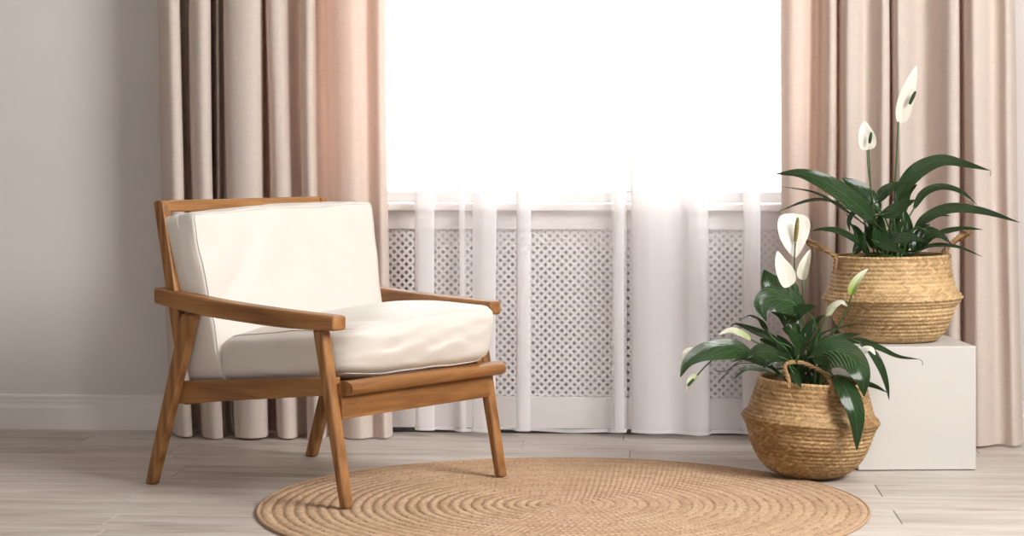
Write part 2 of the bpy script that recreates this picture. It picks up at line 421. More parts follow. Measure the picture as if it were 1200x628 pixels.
# ------------------------------------------------------------------ drapes and sheers
def cloth(name, pts, z0, z1, m, n=340, rows=26, sway=.006, seed=0, hem=None, hem_m=None, flare=None, hemwave=0.0, hem_h=.05, fold_m=None):
    P = catmull([(wx(u, y), y) for u, y in pts], n)
    zs = np.r_[z0 + (z1 - z0) * np.linspace(0, 1, rows) ** 1.3]
    if hem is not None: zs = np.r_[z0, z0 + hem_h * .5, z0 + hem_h, zs[zs > z0 + hem_h + .02]]
    V = []; cxp = P[:, 0].mean()
    for i in range(n):
        t = i / (n - 1)
        for z in zs:
            k = 1 - (z - z0) / (z1 - z0)
            dx = sway * math.sin(z * 2.1 + t * 9 + seed) + sway * .6 * math.sin(z * 4.7 + t * 23 + seed * 2)
            dy = sway * .8 * math.sin(z * 3.1 + t * 17 + seed * 3)
            if flare: fx, fy = flare(t, max(0, k)); dx += fx; dy += fy
            zz = z
            if z < z0 + hem_h * 1.2: zz += hemwave * math.sin(t * 13 + seed) * (1 if z == z0 else .6)
            V.append((P[i, 0] + dx - cxp, P[i, 1] + dy + .17, zz))
    nz_ = len(zs)
    root = empty(name, (cxp, -.17, 0))
    hi = 2 if hem is not None else 0
    Va = np.array(V).reshape(n, nz_, 3)
    body = Va[:, hi:, :].reshape(-1, 3).tolist()
    fp = link('fabric_panel', pyd(name, body, grid_faces(n, nz_ - hi)), m, root, True)
    if fold_m:      # the cloth lies doubled along the front of its folds
        fp.data.materials.append(fold_m); per = nz_ - hi - 1
        for pi, pg in enumerate(fp.data.polygons):
            if P[min(pi // per, n - 1), 1] < -.1165: pg.material_index = 1
    if hem is not None:
        hb = Va[:, :3, :].copy(); hb[:, :, 1] -= .0012
        link('hem', pyd(name, hb.reshape(-1, 3).tolist(), grid_faces(n, 3)), hem_m or m, root, True)
    return root
LD = [(184, -.05), (184, -.13), (189, -.19), (198, -.215), (207, -.20), (211, -.15), (210, -.08), (210, -.04), (215, -.03), (221, -.04), (222, -.09), (220, -.15), (224, -.20), (233, -.22),
      (242, -.20), (245, -.14), (243, -.07), (246, -.04), (250, -.07), (253, -.12), (256, -.11), (258, -.05), (261, -.035), (262, -.08), (259, -.15), (264, -.205), (282, -.225), (298, -.21), (306, -.16), (306, -.09), (304, -.05),
      (309, -.045), (311, -.09), (309, -.16), (315, -.21), (328, -.205), (337, -.15), (346, -.11), (352, -.10), (354, -.14), (352, -.18), (359, -.215), (366, -.205), (368, -.15),
      (367, -.10), (372, -.08), (379, -.09), (383, -.13), (395, -.175), (413, -.19), (426, -.16), (433, -.15), (439, -.175), (446, -.185), (451, -.15), (452, -.11)]
def fl_left(t, k): return (.045 * k ** 3 * (1 - .3 * t) + .012 * k * k * math.sin(t * 31), -.012 * k)
dl = cloth('drape_curtain', LD, .006, 2.75, M['drape'], 420, 30, .0028, .5, hem=1, flare=fl_left, hemwave=.003, hem_h=.07)
tag(dl, 'beige floor-length drape hanging behind the wooden armchair', 'curtain', 'drapes')
RD = [(918, -.10), (920, -.15), (930, -.185), (943, -.175), (950, -.13), (956, -.09), (963, -.10), (966, -.155), (973, -.19), (979, -.185), (982, -.14),
      (983, -.10), (985, -.15), (993, -.20), (1004, -.19), (1012, -.155), (1019, -.15), (1026, -.175), (1034, -.205), (1041, -.19), (1043, -.13), (1044, -.10), (1046, -.16),
      (1054, -.21), (1064, -.19), (1074, -.14), (1085, -.11), (1093, -.125), (1102, -.17), (1113, -.21), (1122, -.205), (1124, -.15), (1125, -.12), (1128, -.18),
      (1137, -.23), (1148, -.215), (1156, -.18), (1164, -.185), (1172, -.215), (1178, -.20), (1181, -.13)]
def fl_right(t, k): return (.045 * k ** 1.5 * max(0, t - .72) / .28 - .01 * k * (1 - t), -.03 * k * t)
dr = cloth('drape_curtain', RD, .006, 2.75, M['drape'], 420, 30, .0028, 2.1, hem=1, flare=fl_right, hemwave=.003, hem_h=.07)
tag(dr, 'beige floor-length drape hanging behind the two potted plants', 'curtain', 'drapes')
S1 = [(485, -.115), (490, -.128), (501, -.130), (508, -.124), (507, -.110), (497, -.108), (487, -.102), (488, -.09), (500, -.085), (515, -.08), (531, -.085), (534, -.105), (541, -.118), (551, -.112),
      (556, -.118), (568, -.128), (581, -.122), (580, -.108), (567, -.105), (556, -.100), (557, -.088), (570, -.083), (590, -.083), (601, -.095), (606, -.122), (614, -.127), (621, -.120), (620, -.106), (612, -.104), (605, -.098), (607, -.085), (622, -.083),
      (650, -.098), (670, -.108), (690, -.10), (708, -.095), (716, -.112), (726, -.12), (734, -.113), (733, -.10), (722, -.095), (717, -.085), (727, -.078), (736, -.078)]
S2 = [(740, -.078), (760, -.082), (790, -.085), (815, -.08), (826, -.088), (822, -.100), (795, -.105), (765, -.103), (745, -.108), (739, -.122), (746, -.138), (760, -.146), (774, -.138), (786, -.124), (797, -.126), (808, -.142), (819, -.148), (828, -.138), (831, -.115), (834, -.098),
      (845, -.095), (858, -.10), (868, -.11), (873, -.122), (882, -.128), (891, -.12), (890, -.106), (880, -.102), (874, -.094), (882, -.084), (900, -.082), (918, -.085), (935, -.08), (950, -.075)]
s1 = cloth('sheer_curtain', S1, .020, 2.75, M['sheer'], 420, 22, .0025, 1, hem=1, hem_m=M['sheer_hem'], hemwave=.003, hem_h=.010, fold_m=M['sheer_fold'])
tag(s1, 'white sheer voile curtain hanging over the window beside the armchair', 'curtain', 'sheers')
s2 = cloth('sheer_curtain', S2, .020, 2.75, M['sheer'], 360, 22, .0025, 3, hem=1, hem_m=M['sheer_hem'], hemwave=.003, hem_h=.010, fold_m=M['sheer_fold'])
tag(s2, 'white sheer voile curtain with a dense fold, hanging left of the potted plants', 'curtain', 'sheers')

# ------------------------------------------------------------------ the rug: a braid wound in a spiral
def make_rug():
    R, pitch, T = .79, .0285, .009
    na, sub = 1500, 8; nr = int(R / pitch) * sub
    th = np.linspace(0, 2 * np.pi, na, endpoint=False); rr = np.linspace(.004, R, nr)
    RR, TT = np.meshgrid(rr, th, indexing='ij')
    q = RR / pitch - TT / (2 * np.pi); idx = np.floor(q); fr = q - idx
    cnt = np.maximum(8, np.round(2 * np.pi * (idx + .5) * pitch / .016))
    ph = TT / (2 * np.pi) * cnt
    d = np.abs(fr - .5) * 2
    hgt = np.sqrt(np.maximum(0, 1 - d ** 2.2))
    chev = .5 + .5 * np.cos(2 * np.pi * (ph + .55 * d * np.where(fr > .5, 1, 1)))
    cell = np.floor(ph + .55 * d)
    Z = T * (.42 + .34 * hgt + .24 * chev * hgt) - T * .3 * np.clip((d - .6) / .3, 0, 1) * (chev < .35)
    edge = np.clip((R - RR) / .012, 0, 1); Z = Z * (.35 + .65 * np.sqrt(edge))
    rng = np.random.RandomState(3)
    h = np.sin(cell * 12.9898 + idx * 78.233 + (fr > .5) * 3.1) * 43758.5453; tone = h - np.floor(h)
    low = .5 + .5 * np.sin(TT * 3 + idx * .35) * np.sin(TT * 7 - idx * .2)
    tone = np.clip(.36 + .34 * tone + .16 * low - .12 * (idx % 3 == 1), 0, 1) * np.where((d > .62) & (tone > .72), .15, 1)
    wob = 1 + .006 * np.sin(TT * 2 + .6) + .004 * np.sin(TT * 5)
    co = np.stack([RR * wob * np.cos(TT), RR * wob * np.sin(TT), Z], -1).reshape(-1, 3)
    nv = len(co)
    # underside rim
    rim = np.stack([R * wob[0] * np.cos(th), R * wob[0] * np.sin(th), np.full(na, .0005)], -1)
    co = np.vstack([co, rim])
    i, j = np.meshgrid(np.arange(nr - 1), np.arange(na), indexing='ij'); j2 = (j + 1) % na
    F = np.stack([i * na + j, (i + 1) * na + j, (i + 1) * na + j2, i * na + j2], -1).reshape(-1, 4)
    jj = np.arange(na); a = (nr - 1) * na
    F = np.vstack([F, np.stack([a + jj, nv + jj, nv + (jj + 1) % na, a + (jj + 1) % na], -1)])
    me = bpy.data.meshes.new('jute_rug'); me.vertices.add(len(co)); me.vertices.foreach_set('co', co.astype(np.float32).ravel())
    me.loops.add(F.size); me.loops.foreach_set('vertex_index', F.astype(np.int32).ravel())
    me.polygons.add(len(F)); me.polygons.foreach_set('loop_start', np.arange(0, F.size, 4, dtype=np.int32))
    me.update(calc_edges=True)
    at = me.attributes.new('tone', 'FLOAT', 'POINT'); at.data.foreach_set('value', np.r_[tone.ravel(), np.full(na, .3)].astype(np.float32))
    me.shade_smooth()
    root = empty('jute_rug', floor_at(.128, 5.305))
    root.rotation_euler[2] = 1.0
    link('spiral_braid', me, M['jute'], root)
    ed = [((R - .002) * (1 + .006 * math.sin(a * 2 + .6) + .004 * math.sin(a * 5)) * math.cos(a), (R - .002) * (1 + .006 * math.sin(a * 2 + .6) + .004 * math.sin(a * 5)) * math.sin(a), .0045) for a in np.linspace(0, 2 * math.pi, 241)]
    v, f = tube_geo(ed, .0042, 8, False); em = pyd('edge', v, f); em.attributes.new('tone', 'FLOAT', 'POINT').data.foreach_set('value', [.45] * len(em.vertices)); link('edge_cord', em, M['jute'], root, True)
    tag(root, 'round braided jute rug on the floor under the armchair\'s front legs', 'rug')
make_rug()

# ------------------------------------------------------------------ the armchair
HEAD = math.radians(-37.59 + 4.0)
ch = empty('armchair', floor_at(-.507, 5.692), HEAD)
tag(ch, 'oak-framed lounge armchair with cream cushions standing partly on the rug', 'armchair')
for s in (-1, 1):
    def yy(a, b): return (min(s * a, s * b), max(s * a, s * b))
    # rear leg and back post (one side)
    y0, y1 = yy(.306, .335)
    link('leg', prism([(-.387, 0), (-.353, 0), (-.188, .478), (-.242, .478)], y0, y1, .007), M['wood_z'], ch)
    y0, y1 = yy(.305, .333)
    link('back_post', prism([(-.268, .375), (-.232, .385), (-.316, .779), (-.322, .784), (-.345, .784), (-.352, .777)], y0, y1, .008), M['wood_z'], ch)
    # front leg
    y0, y1 = yy(.304, .337)
    link('leg', prism([(.342, .0092), (.368, .0092), (.285, .462), (.247, .462)], y0, y1, .009, 4), M['wood_z'], ch)
    # armrest with its gentle curve
    top = catmull([(-.336, .546), (-.2, .532), (-.06, .519), (.12, .508), (.335, .499)], 14).tolist()
    bot = catmull([(.335, .461), (.15, .460), (0, .467), (-.17, .479), (-.336, .502)], 14).tolist()
    y0, y1 = yy(.298, .348)
    link('armrest', prism([tuple(p) for p in top + bot], y0, y1, .008), M['wood_x'], ch)
    # side rail of the seat, rising to the front
    y0, y1 = yy(.283, .306)
    link('side_rail', prism([(-.285, .226), (.300, .292), (.300, .338), (-.285, .288)], y0, y1, .004), M['wood_x'], ch)
# top rail of the back
link('back_rail', prism([(-.343, .752), (-.318, .752), (-.319, .784), (-.342, .784)], -.306, .306, .005), M['wood_y'], ch)
link('back_rail', prism([(-.262, .40), (-.240, .40), (-.248, .45), (-.270, .45)], -.306, .306, .005), M['wood_y'], ch)
for y in (-.2, -.1, 0, .1, .2):
    link('back_slat', prism([(-.262, .43), (-.250, .43), (-.325, .76), (-.337, .76)], y - .02, y + .02, .003), M['wood_z'], ch)
# rounded front bar, apron, rear rail, seat slats
a = np.linspace(0, 2 * math.pi, 20, endpoint=False)
link('front_bar', prism([(.333 + .028 * math.cos(t), .3115 + .0195 * math.sin(t)) for t in a], -.305, .335, 0), M['wood_y'], ch)
for f_ in ch.children[-1].data.polygons: f_.use_smooth = len(f_.vertices) == 4
link('apron', prism([(.306, .232), (.328, .232), (.324, .30), (.302, .30)], -.306, .306, .004), M['wood_y'], ch)
link('rear_rail', prism([(-.288, .222), (-.266, .222), (-.266, .285), (-.288, .285)], -.284, .284, .004), M['wood_y'], ch)
for k in range(6):
    x = -.2 + k * .09; z = .277 + (x + .285) / .585 * .0535 - .012
    link('seat_slat', box(x - .025, x + .025, -.284, .284, z - .006, z + .006, .003), M['wood_y'], ch)

def cushion(name, cor, thick_axis, bulge, n=44, seed=0, wr=.006, pp=9, creases=()):
    """cor[(sx,sy,sz)] eight corners; puffed box with seams"""
    C = {k: np.array(v, float) for k, v in cor.items()}
    def tri(q):
        o = np.zeros(3)
        for (sx, sy, sz), c_ in C.items():
            o += c_ * ((1 + sx * q[0]) / 2) * ((1 + sy * q[1]) / 2) * ((1 + sz * q[2]) / 2)
        return o
    def mp(p):
        m = max(abs(x) for x in p) or 1; p = [x / m for x in p]
        nn = sum(abs(x) ** pp for x in p) ** (1 / pp); q = [x / nn for x in p]
        ta = thick_axis; o1, o2 = [k for k in range(3) if k != ta]
        q2 = list(q)
        q2[ta] *= 1 + bulge * (1 - abs(q[o1]) ** 2.4) * (1 - abs(q[o2]) ** 2.4)
        pin = 1 - abs(q[ta]) ** 2
        q2[o1] *= 1 + .035 * pin * (1 - q[o2] ** 2); q2[o2] *= 1 + .035 * pin * (1 - q[o1] ** 2)
        co = tri(q2)
        # soft wrinkles, stronger near the seams
        ed = max(abs(q[o1]), abs(q[o2])); amp = wr * (.35 + .9 * ed ** 4)
        w = noise.noise(Vector((q[0] * 2.2 + seed, q[1] * 3.1, q[2] * 2.4))) + .12 * noise.noise(Vector((q[0] * 5 + seed, q[1] * 8, q[2] * 4)))
        co[0] += amp * w * (1 if ta != 0 else np.sign(q[0]) or 1); co[2] += amp * w
        for (c1, c2, ang, ln, wd, dep) in creases:
            d1, d2 = q[o1] - c1, q[o2] - c2
            al = d1 * math.cos(ang) + d2 * math.sin(ang); ac = -d1 * math.sin(ang) + d2 * math.cos(ang)
            if q[ta] > 0: 
                k = math.exp(-(ac / wd) ** 2) * math.exp(-(al / ln) ** 2) * dep
                co[ta] -= k * abs(q[ta])
        return co
    bm = bmesh.new(); bmesh.ops.create_cube(bm, size=2)
    bmesh.ops.subdivide_edges(bm, edges=bm.edges[:], cuts=n, use_grid_fill=True)
    for v in bm.verts: v.co = Vector(mp(list(v.co)))
    root = link(name, bm, M['cushion'], None, True)
    ta = thick_axis; o1, o2 = [k for k in range(3) if k != ta]
    for sg in (1, -1):
        loop = []
        N_ = 40
        for a0, a1 in (((-1, -1), (1, -1)), ((1, -1), (1, 1)), ((1, 1), (-1, 1)), ((-1, 1), (-1, -1))):
            for k in range(N_):
                t = k / N_; p = [0, 0, 0]; p[ta] = sg; p[o1] = a0[0] + (a1[0] - a0[0]) * t; p[o2] = a0[1] + (a1[1] - a0[1]) * t
                loop.append(tuple(mp(p)))
        loop.append(loop[0])
        v, f = tube_geo(loop, .0026, 6, False)
        link('piping', pyd('piping', v, f), M['cushion'], root, True)
    return root
bc = cushion('back_cushion', {(-1, -1, -1): (-.275, -.275, .290), (1, -1, -1): (-.135, -.275, .292), (-1, 1, -1): (-.235, .285, .29), (1, 1, -1): (-.03, .285, .30),
                              (-1, -1, 1): (-.318, -.333, .742), (1, -1, 1): (-.215, -.318, .752), (-1, 1, 1): (-.30, .325, .765), (1, 1, 1): (-.128, .325, .772)}, 0, .20, seed=3, wr=.004, pp=34,
             creases=((-.5, .55, 1.2, .5, .10, .007), (.0, .8, 1.9, .35, .07, .006), (.35, .5, 2.3, .6, .12, .006), (-.75, .1, .9, .5, .08, .006)))
sc_ = cushion('seat_cushion', {(-1, -1, -1): (-.20, -.283, .288), (1, -1, -1): (.315, -.285, .339), (-1, 1, -1): (-.17, .283, .288), (1, 1, -1): (.382, .288, .340),
                               (-1, -1, 1): (-.18, -.278, .412), (1, -1, 1): (.345, -.283, .466), (-1, 1, 1): (-.06, .28, .46), (1, 1, 1): (.402, .290, .498)}, 2, .54, seed=8, wr=.006, pp=7,
              creases=((.7, -.6, .5, .35, .10, .005), (.6, .2, .2, .3, .10, .004)))
for o_, lb in ((bc, 'cream leatherette back cushion leaning against the armchair backrest'), (sc_, 'puffy cream leatherette seat cushion lying on the armchair frame')):
    o_.location = ch.location; o_.rotation_euler = ch.rotation_euler
    tag(o_, lb, 'cushion')

# ------------------------------------------------------------------ plinth
pb = cp(1144, 551, 5.90); A_ = TH + math.radians(2.0)
pl = empty('display_plinth', (pb.x, pb.y, 0), A_)
bmx = box(-.343, 0, 0, .40, .002, .358, .004, 3)
link('painted_box', bmx, M['cube'], pl)
tag(pl, 'white painted cube plinth carrying the taller woven basket', 'plinth')

# ------------------------------------------------------------------ baskets
def basket(name, loc, prof, rim_tilt, label, ncell=96, row_h=.0105, seed=0, handles=(), tone0=0.0):
    """prof: list (r, z) from the base to the rim"""
    root = empty(name, loc); tag(root, label, 'basket', 'woven belly baskets')
    P = catmull(prof, 400); d = np.r_[0, np.cumsum(np.linalg.norm(np.diff(P, axis=0), axis=1))]
    rows = int(d[-1] / row_h); sub = 4; ca = 5
    nr = rows * sub + 1; na = ncell * ca
    s = np.linspace(0, d[-1], nr); R = np.interp(s, d, P[:, 0]); Z = np.interp(s, d, P[:, 1])
    dR = np.gradient(R); dZ = np.gradient(Z); ln = np.hypot(dR, dZ); nR, nZ = dZ / ln, -dR / ln
    rng = np.random.RandomState(seed); V = np.zeros((nr, na, 3)); tone = np.zeros((nr, na))
    th = np.arange(na) / na * 2 * np.pi
    tn = rng.rand(rows + 2, ncell * 2 + 2); bigt = rng.rand(8)
    for i in range(nr):
        q = i / sub; row = min(int(q), rows - 1); fr = q - row
        ph = np.arange(na) / ca + (.5 if row % 2 else 0) + (fr - .5) * (1.3 if row % 2 else -1.3)
        fc = ph - np.floor(ph)
        amp = .0066 * min(1, R[i] / .1)
        b = max(0, math.sin(math.pi * min(max(fr, 0), 1))) ** .45 * (.12 + .88 * np.sin(np.pi * fc) ** .7)
        off = amp * b - amp * .5
        cell = np.floor(ph).astype(int) % ncell
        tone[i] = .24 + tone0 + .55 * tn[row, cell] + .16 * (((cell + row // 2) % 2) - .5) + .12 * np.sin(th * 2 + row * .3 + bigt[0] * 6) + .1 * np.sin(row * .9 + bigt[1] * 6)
        r_ = R[i] + nR[i] * off; z_ = Z[i] + nZ[i] * off
        w = 1 + .012 * np.sin(th * 2 + bigt[2] * 6) + .008 * np.sin(th * 3 + bigt[3] * 6)
        V[i, :, 0] = r_ * w * np.cos(th); V[i, :, 1] = r_ * w * np.sin(th)
        V[i, :, 2] = z_ + rim_tilt * V[i, :, 0] * min(1, Z[i] / .12)
    V[:, :, 2] = np.maximum(V[:, :, 2], .0005)
    vv = V.transpose(1, 0, 2).reshape(-1, 3); F = grid_faces(na, nr, True)
    me = pyd('basket', vv.tolist(), F)
    at = me.attributes.new('tone', 'FLOAT', 'POINT'); at.data.foreach_set('value', np.clip(tone.T.ravel(), 0, 1).astype(np.float32))
    body = link('woven_body', me, M['seagrass'], root, True)
    # rim binding: a thick twisted edge
    n = 260; rr, rz = prof[-1]
    path = []
    def rimpt(t, up=0, dr=0):
        w = 1 + .012 * math.sin(t * 2 + bigt[2] * 6) + .008 * math.sin(t * 3 + bigt[3] * 6)
        x, y = (rr + dr) * w * math.cos(t), (rr + dr) * w * math.sin(t)
        return Vector((x, y, rz + up + rim_tilt * x))
    for k in range(n + 1):
        t = 2 * math.pi * k / n; path.append(rimpt(t))
    v, f = tube_geo(path, [.0052 + .0013 * math.sin(k * 2.1) for k in range(n + 1)], 8, False)
    rm = pyd('rim', v, f); at = rm.attributes.new('tone', 'FLOAT', 'POINT')
    at.data.foreach_set('value', np.repeat(np.random.RandomState(seed + 1).rand(n + 1) * .6 + .2, 8).astype(np.float32))
    link('rim_binding', rm, M['seagrass'], root, True)
    # inner wall so the basket has thickness
    inner = [(max(r0 - .007, .01), z0 + .004) for r0, z0 in prof]
    Q = catmull(inner, 40); ni = 64
    vi = [(Q[j, 0] * math.cos(2 * math.pi * i / ni), Q[j, 0] * math.sin(2 * math.pi * i / ni), Q[j, 1] + rim_tilt * Q[j, 0] * math.cos(2 * math.pi * i / ni) * min(1, Q[j, 1] / .12)) for i in range(ni) for j in range(40)]
    im = pyd('lining', vi, [tuple(reversed(q)) for q in grid_faces(ni, 40, True)])
    link('inner_wall', im, M['rope'], root, True)
    # twisted rope handles: two strands round each other
    for pts in handles:
        C_ = catmull([tuple(Vector(p) - Vector(loc)) for p in pts], 90)
        hroot = None
        for strand in (0, 1, 2):
            path = []
            for k in range(90):
                T = Vector(C_[min(k + 1, 89)] - C_[max(k - 1, 0)]).normalized()
                A = T.cross(Vector((.1, .3, .95))).normalized(); B = A.cross(T)
                ph = k * .42 + strand * 2.094
                path.append(Vector(C_[k]) + (A * math.cos(ph) + B * math.sin(ph)) * .0034)
            v, f = tube_geo(path, .0036, 6)
            if hroot is None: hroot = link('handle', pyd('handle', v, f), M['rope'], root, True)
            else: link('rope_strand', pyd('strand', v, f), M['rope'], hroot, True)
    return root
PROF_LOW = [(.004, .001), (.06, .001), (.086, .005), (.120, .022), (.148, .052), (.167, .09), (.178, .125), (.186, .145), (.194, .158), (.192, .168), (.180, .178), (.172, .20), (.163, .228), (.155, .255), (.152, .268)]
PROF_HIGH = [(.004, .001), (.09, .001), (.124, .004), (.147, .022), (.163, .048), (.176, .078), (.186, .105), (.203, .126), (.200, .134), (.187, .148), (.178, .175), (.172, .205), (.168, .235), (.166, .25)]
BL = floor_at(.835, 5.78); DL = 5.78; BL.z = .0055
BH = floor_at(1.128, 6.085); DH = 6.085; BH.z = .3585
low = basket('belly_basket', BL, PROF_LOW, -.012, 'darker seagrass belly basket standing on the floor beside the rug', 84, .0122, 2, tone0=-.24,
             handles=([cp(919, 456, DL - .165), cp(919, 447, DL - .158), cp(914, 430, DL - .10), cp(928, 425, DL - .07), cp(947, 430, DL - .08), cp(963, 439, DL - .12), cp(971, 455, DL - .16), cp(972, 464, DL - .165)],
                      [cp(925, 452, DL + .15), cp(930, 420, DL + .13), cp(943, 413, DL + .12), cp(957, 418, DL + .13), cp(965, 452, DL + .15)]))
low.rotation_euler = (0, math.radians(2.4), 0)
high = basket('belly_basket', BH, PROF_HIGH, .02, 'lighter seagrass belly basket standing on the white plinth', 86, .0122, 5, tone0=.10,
              handles=([cp(979, 316, DH - .05), cp(979, 302, DH - .05), cp(962, 289, DH - .05), cp(947, 282, DH), cp(949, 286, DH + .03), cp(966, 293, DH + .06), cp(981, 302, DH + .06), cp(982, 314, DH + .06)],
                       [cp(1108, 312, DH - .04), cp(1108, 295, DH - .04), cp(1120, 280, DH - .04), cp(1136, 271, DH), cp(1134, 275, DH + .03), cp(1118, 284, DH + .06), cp(1106, 294, DH + .06), cp(1105, 308, DH + .06)]))

# ------------------------------------------------------------------ peace lilies
def blade_mesh(path, w, nhint, prof, fold=.25, nt=26, ns=9, twist=0, pleat=.0, curl=0):
    """path: list of Vectors (base..tip); w: half width; returns mesh with 'blade' uv; normal side = nhint"""
    C_ = [Vector(p) for p in catmull([tuple(p) for p in path], nt)]; V = []; UV = []
    nh = Vector(nhint).normalized()
    for i in range(nt):
        t = i / (nt - 1)
        T = (C_[min(i + 1, nt - 1)] - C_[max(i - 1, 0)]).normalized()
        B = T.cross(nh); B = B.normalized() if B.length > .05 else Vector((1, 0, 0))
        Nn = B.cross(T).normalized()
        if twist:
            a = twist * t; B, Nn = B * math.cos(a) + Nn * math.sin(a), Nn * math.cos(a) - B * math.sin(a)
        hw = w * prof(t)
        for j in range(ns):
            s = j / (ns - 1) * 2 - 1
            lift = fold * abs(s) * hw - curl * s * s * hw
            wob = .05 * hw * math.sin(t * 9 + j) * abs(s) + pleat * hw * math.sin(t * 42 - abs(s) * 9) * (1 - abs(s))
            V.append(C_[i] + B * (s * hw) + Nn * (lift + wob)); UV.append((t, j / (ns - 1)))
    me = pyd('blade', V, [f for f in grid_faces(nt, ns)])
    uvl = me.uv_layers.new(name='blade')
    for lp in me.loops: uvl.data[lp.index].uv = UV[lp.vertex_index]
    return me
def leafprof(t): return max(.02, (math.sin(math.pi * min(1, t ** .72)) ** .85) * (1 - .15 * t)) if t < 1 else .02
def spatheprof(t): return max(.03, math.sin(math.pi * t ** .6) ** .7)
def plant(name, base, D0, label, leaves, flowers, roots, soil_r, soil_z, extra=()):
    root = empty(name, base); tag(root, label, 'potted plant', 'peace lilies')
    b = Vector(base)
    n = 30
    vs_ = [(0, 0, soil_z + .008)] + [(soil_r * k / 3 * math.cos(2 * math.pi * i / n), soil_r * k / 3 * math.sin(2 * math.pi * i / n), soil_z + .004 * random.random()) for k in (1, 2, 3) for i in range(n)]
    fs = [(0, 1 + i, 1 + (i + 1) % n) for i in range(n)] + [(1 + k * n + i, 1 + (k + 1) * n + i, 1 + (k + 1) * n + (i + 1) % n, 1 + k * n + (i + 1) % n) for k in range(2) for i in range(n)]
    link('soil', pyd('soil', vs_, fs), M['soil'], root, True)
    for li, L_ in enumerate(leaves):
        pts, w, nh = L_[0], L_[1], L_[2]; kw = L_[3] if len(L_) > 3 else {}
        path = [cp(u, v, D0 + d) - b for u, v, d in pts]
        ndir = Vector((nh[0], nh[1], nh[2]))
        me = blade_mesh(path, w, ndir, leafprof, pleat=.025, **{k: v for k, v in kw.items() if k not in ('rt',)})
        lf = link('leaf', me, M['leaf'], root, True)
        rt = kw.get('rt')
        rp = Vector(((rt[0] if rt else random.uniform(-.035, .035)), (rt[1] if rt else random.uniform(-.035, .035)), soil_z))
        p0 = path[0]; T0 = (path[0] - path[1]).normalized()
        d_ = (p0 - rp).length
        c1 = rp + Vector((0, 0, d_ * .45)) + (p0 - rp) * .15; c2 = p0 + T0 * d_ * .22
        pt = [tuple(rp), tuple((rp + c1) / 2), tuple((c1 + c2) / 2), tuple((c2 + p0) / 2), tuple(p0 - T0 * .012)]
        P_ = catmull(pt, 14)
        tube('leaf_stalk', P_.tolist(), np.linspace(.0042, .0022, 14), M['stem'] if li % 3 else M['stem_dark'], lf, 6)
    for F_ in flowers:
        # spathe path (base..tip), half width, normal hint, spadix (start, end) or None, stalk points
        path = [cp(u, v, D0 + d) - b for u, v, d in F_['path']]
        stalk = [cp(u, v, D0 + d) - b for u, v, d in F_['stalk']]
        fr = Vector((random.uniform(-.03, .03), random.uniform(-.03, .03), soil_z))
        P_ = catmull([tuple(p) for p in stalk] + [tuple(fr)], 24)
        st = tube('flower', P_.tolist(), np.linspace(.0022, .0032, 24), M['stem'], root, 6)
        me = blade_mesh(path, F_['w'], F_['n'], spatheprof, fold=F_.get('fold', .35), nt=22, ns=11, twist=F_.get('tw', 0), curl=F_.get('curl', 0))
        sp_ = link('spathe', me, M['spathe'], st, True); sp_['green'] = float(F_.get('green', .12))
        if F_.get('spadix'):
            (u0, v0, d0), (u1, v1, d1), rs = F_['spadix']
            a0, a1 = cp(u0, v0, D0 + d0) - b, cp(u1, v1, D0 + d1) - b
            nn = 16; rad_ = [rs * (math.sin(math.pi * min(1, (.12 + .82 * k / (nn - 1)))) ** .45) * (1 + .08 * math.sin(k * 2.6)) for k in range(nn)]
            tube('spadix', [a0.lerp(a1, k / (nn - 1)) for k in range(nn)], rad_, M[F_.get('sm', 'spadix')], st, 9)
    for pts, r_, mk in extra:
        P_ = catmull([tuple(cp(u, v, D0 + d) - b) for u, v, d in pts], 16)
        tube('stalk', P_.tolist(), r_, M[mk], root, 5)
    return root
UP = (0, -.45, .9); FC = (0, -1, .25)
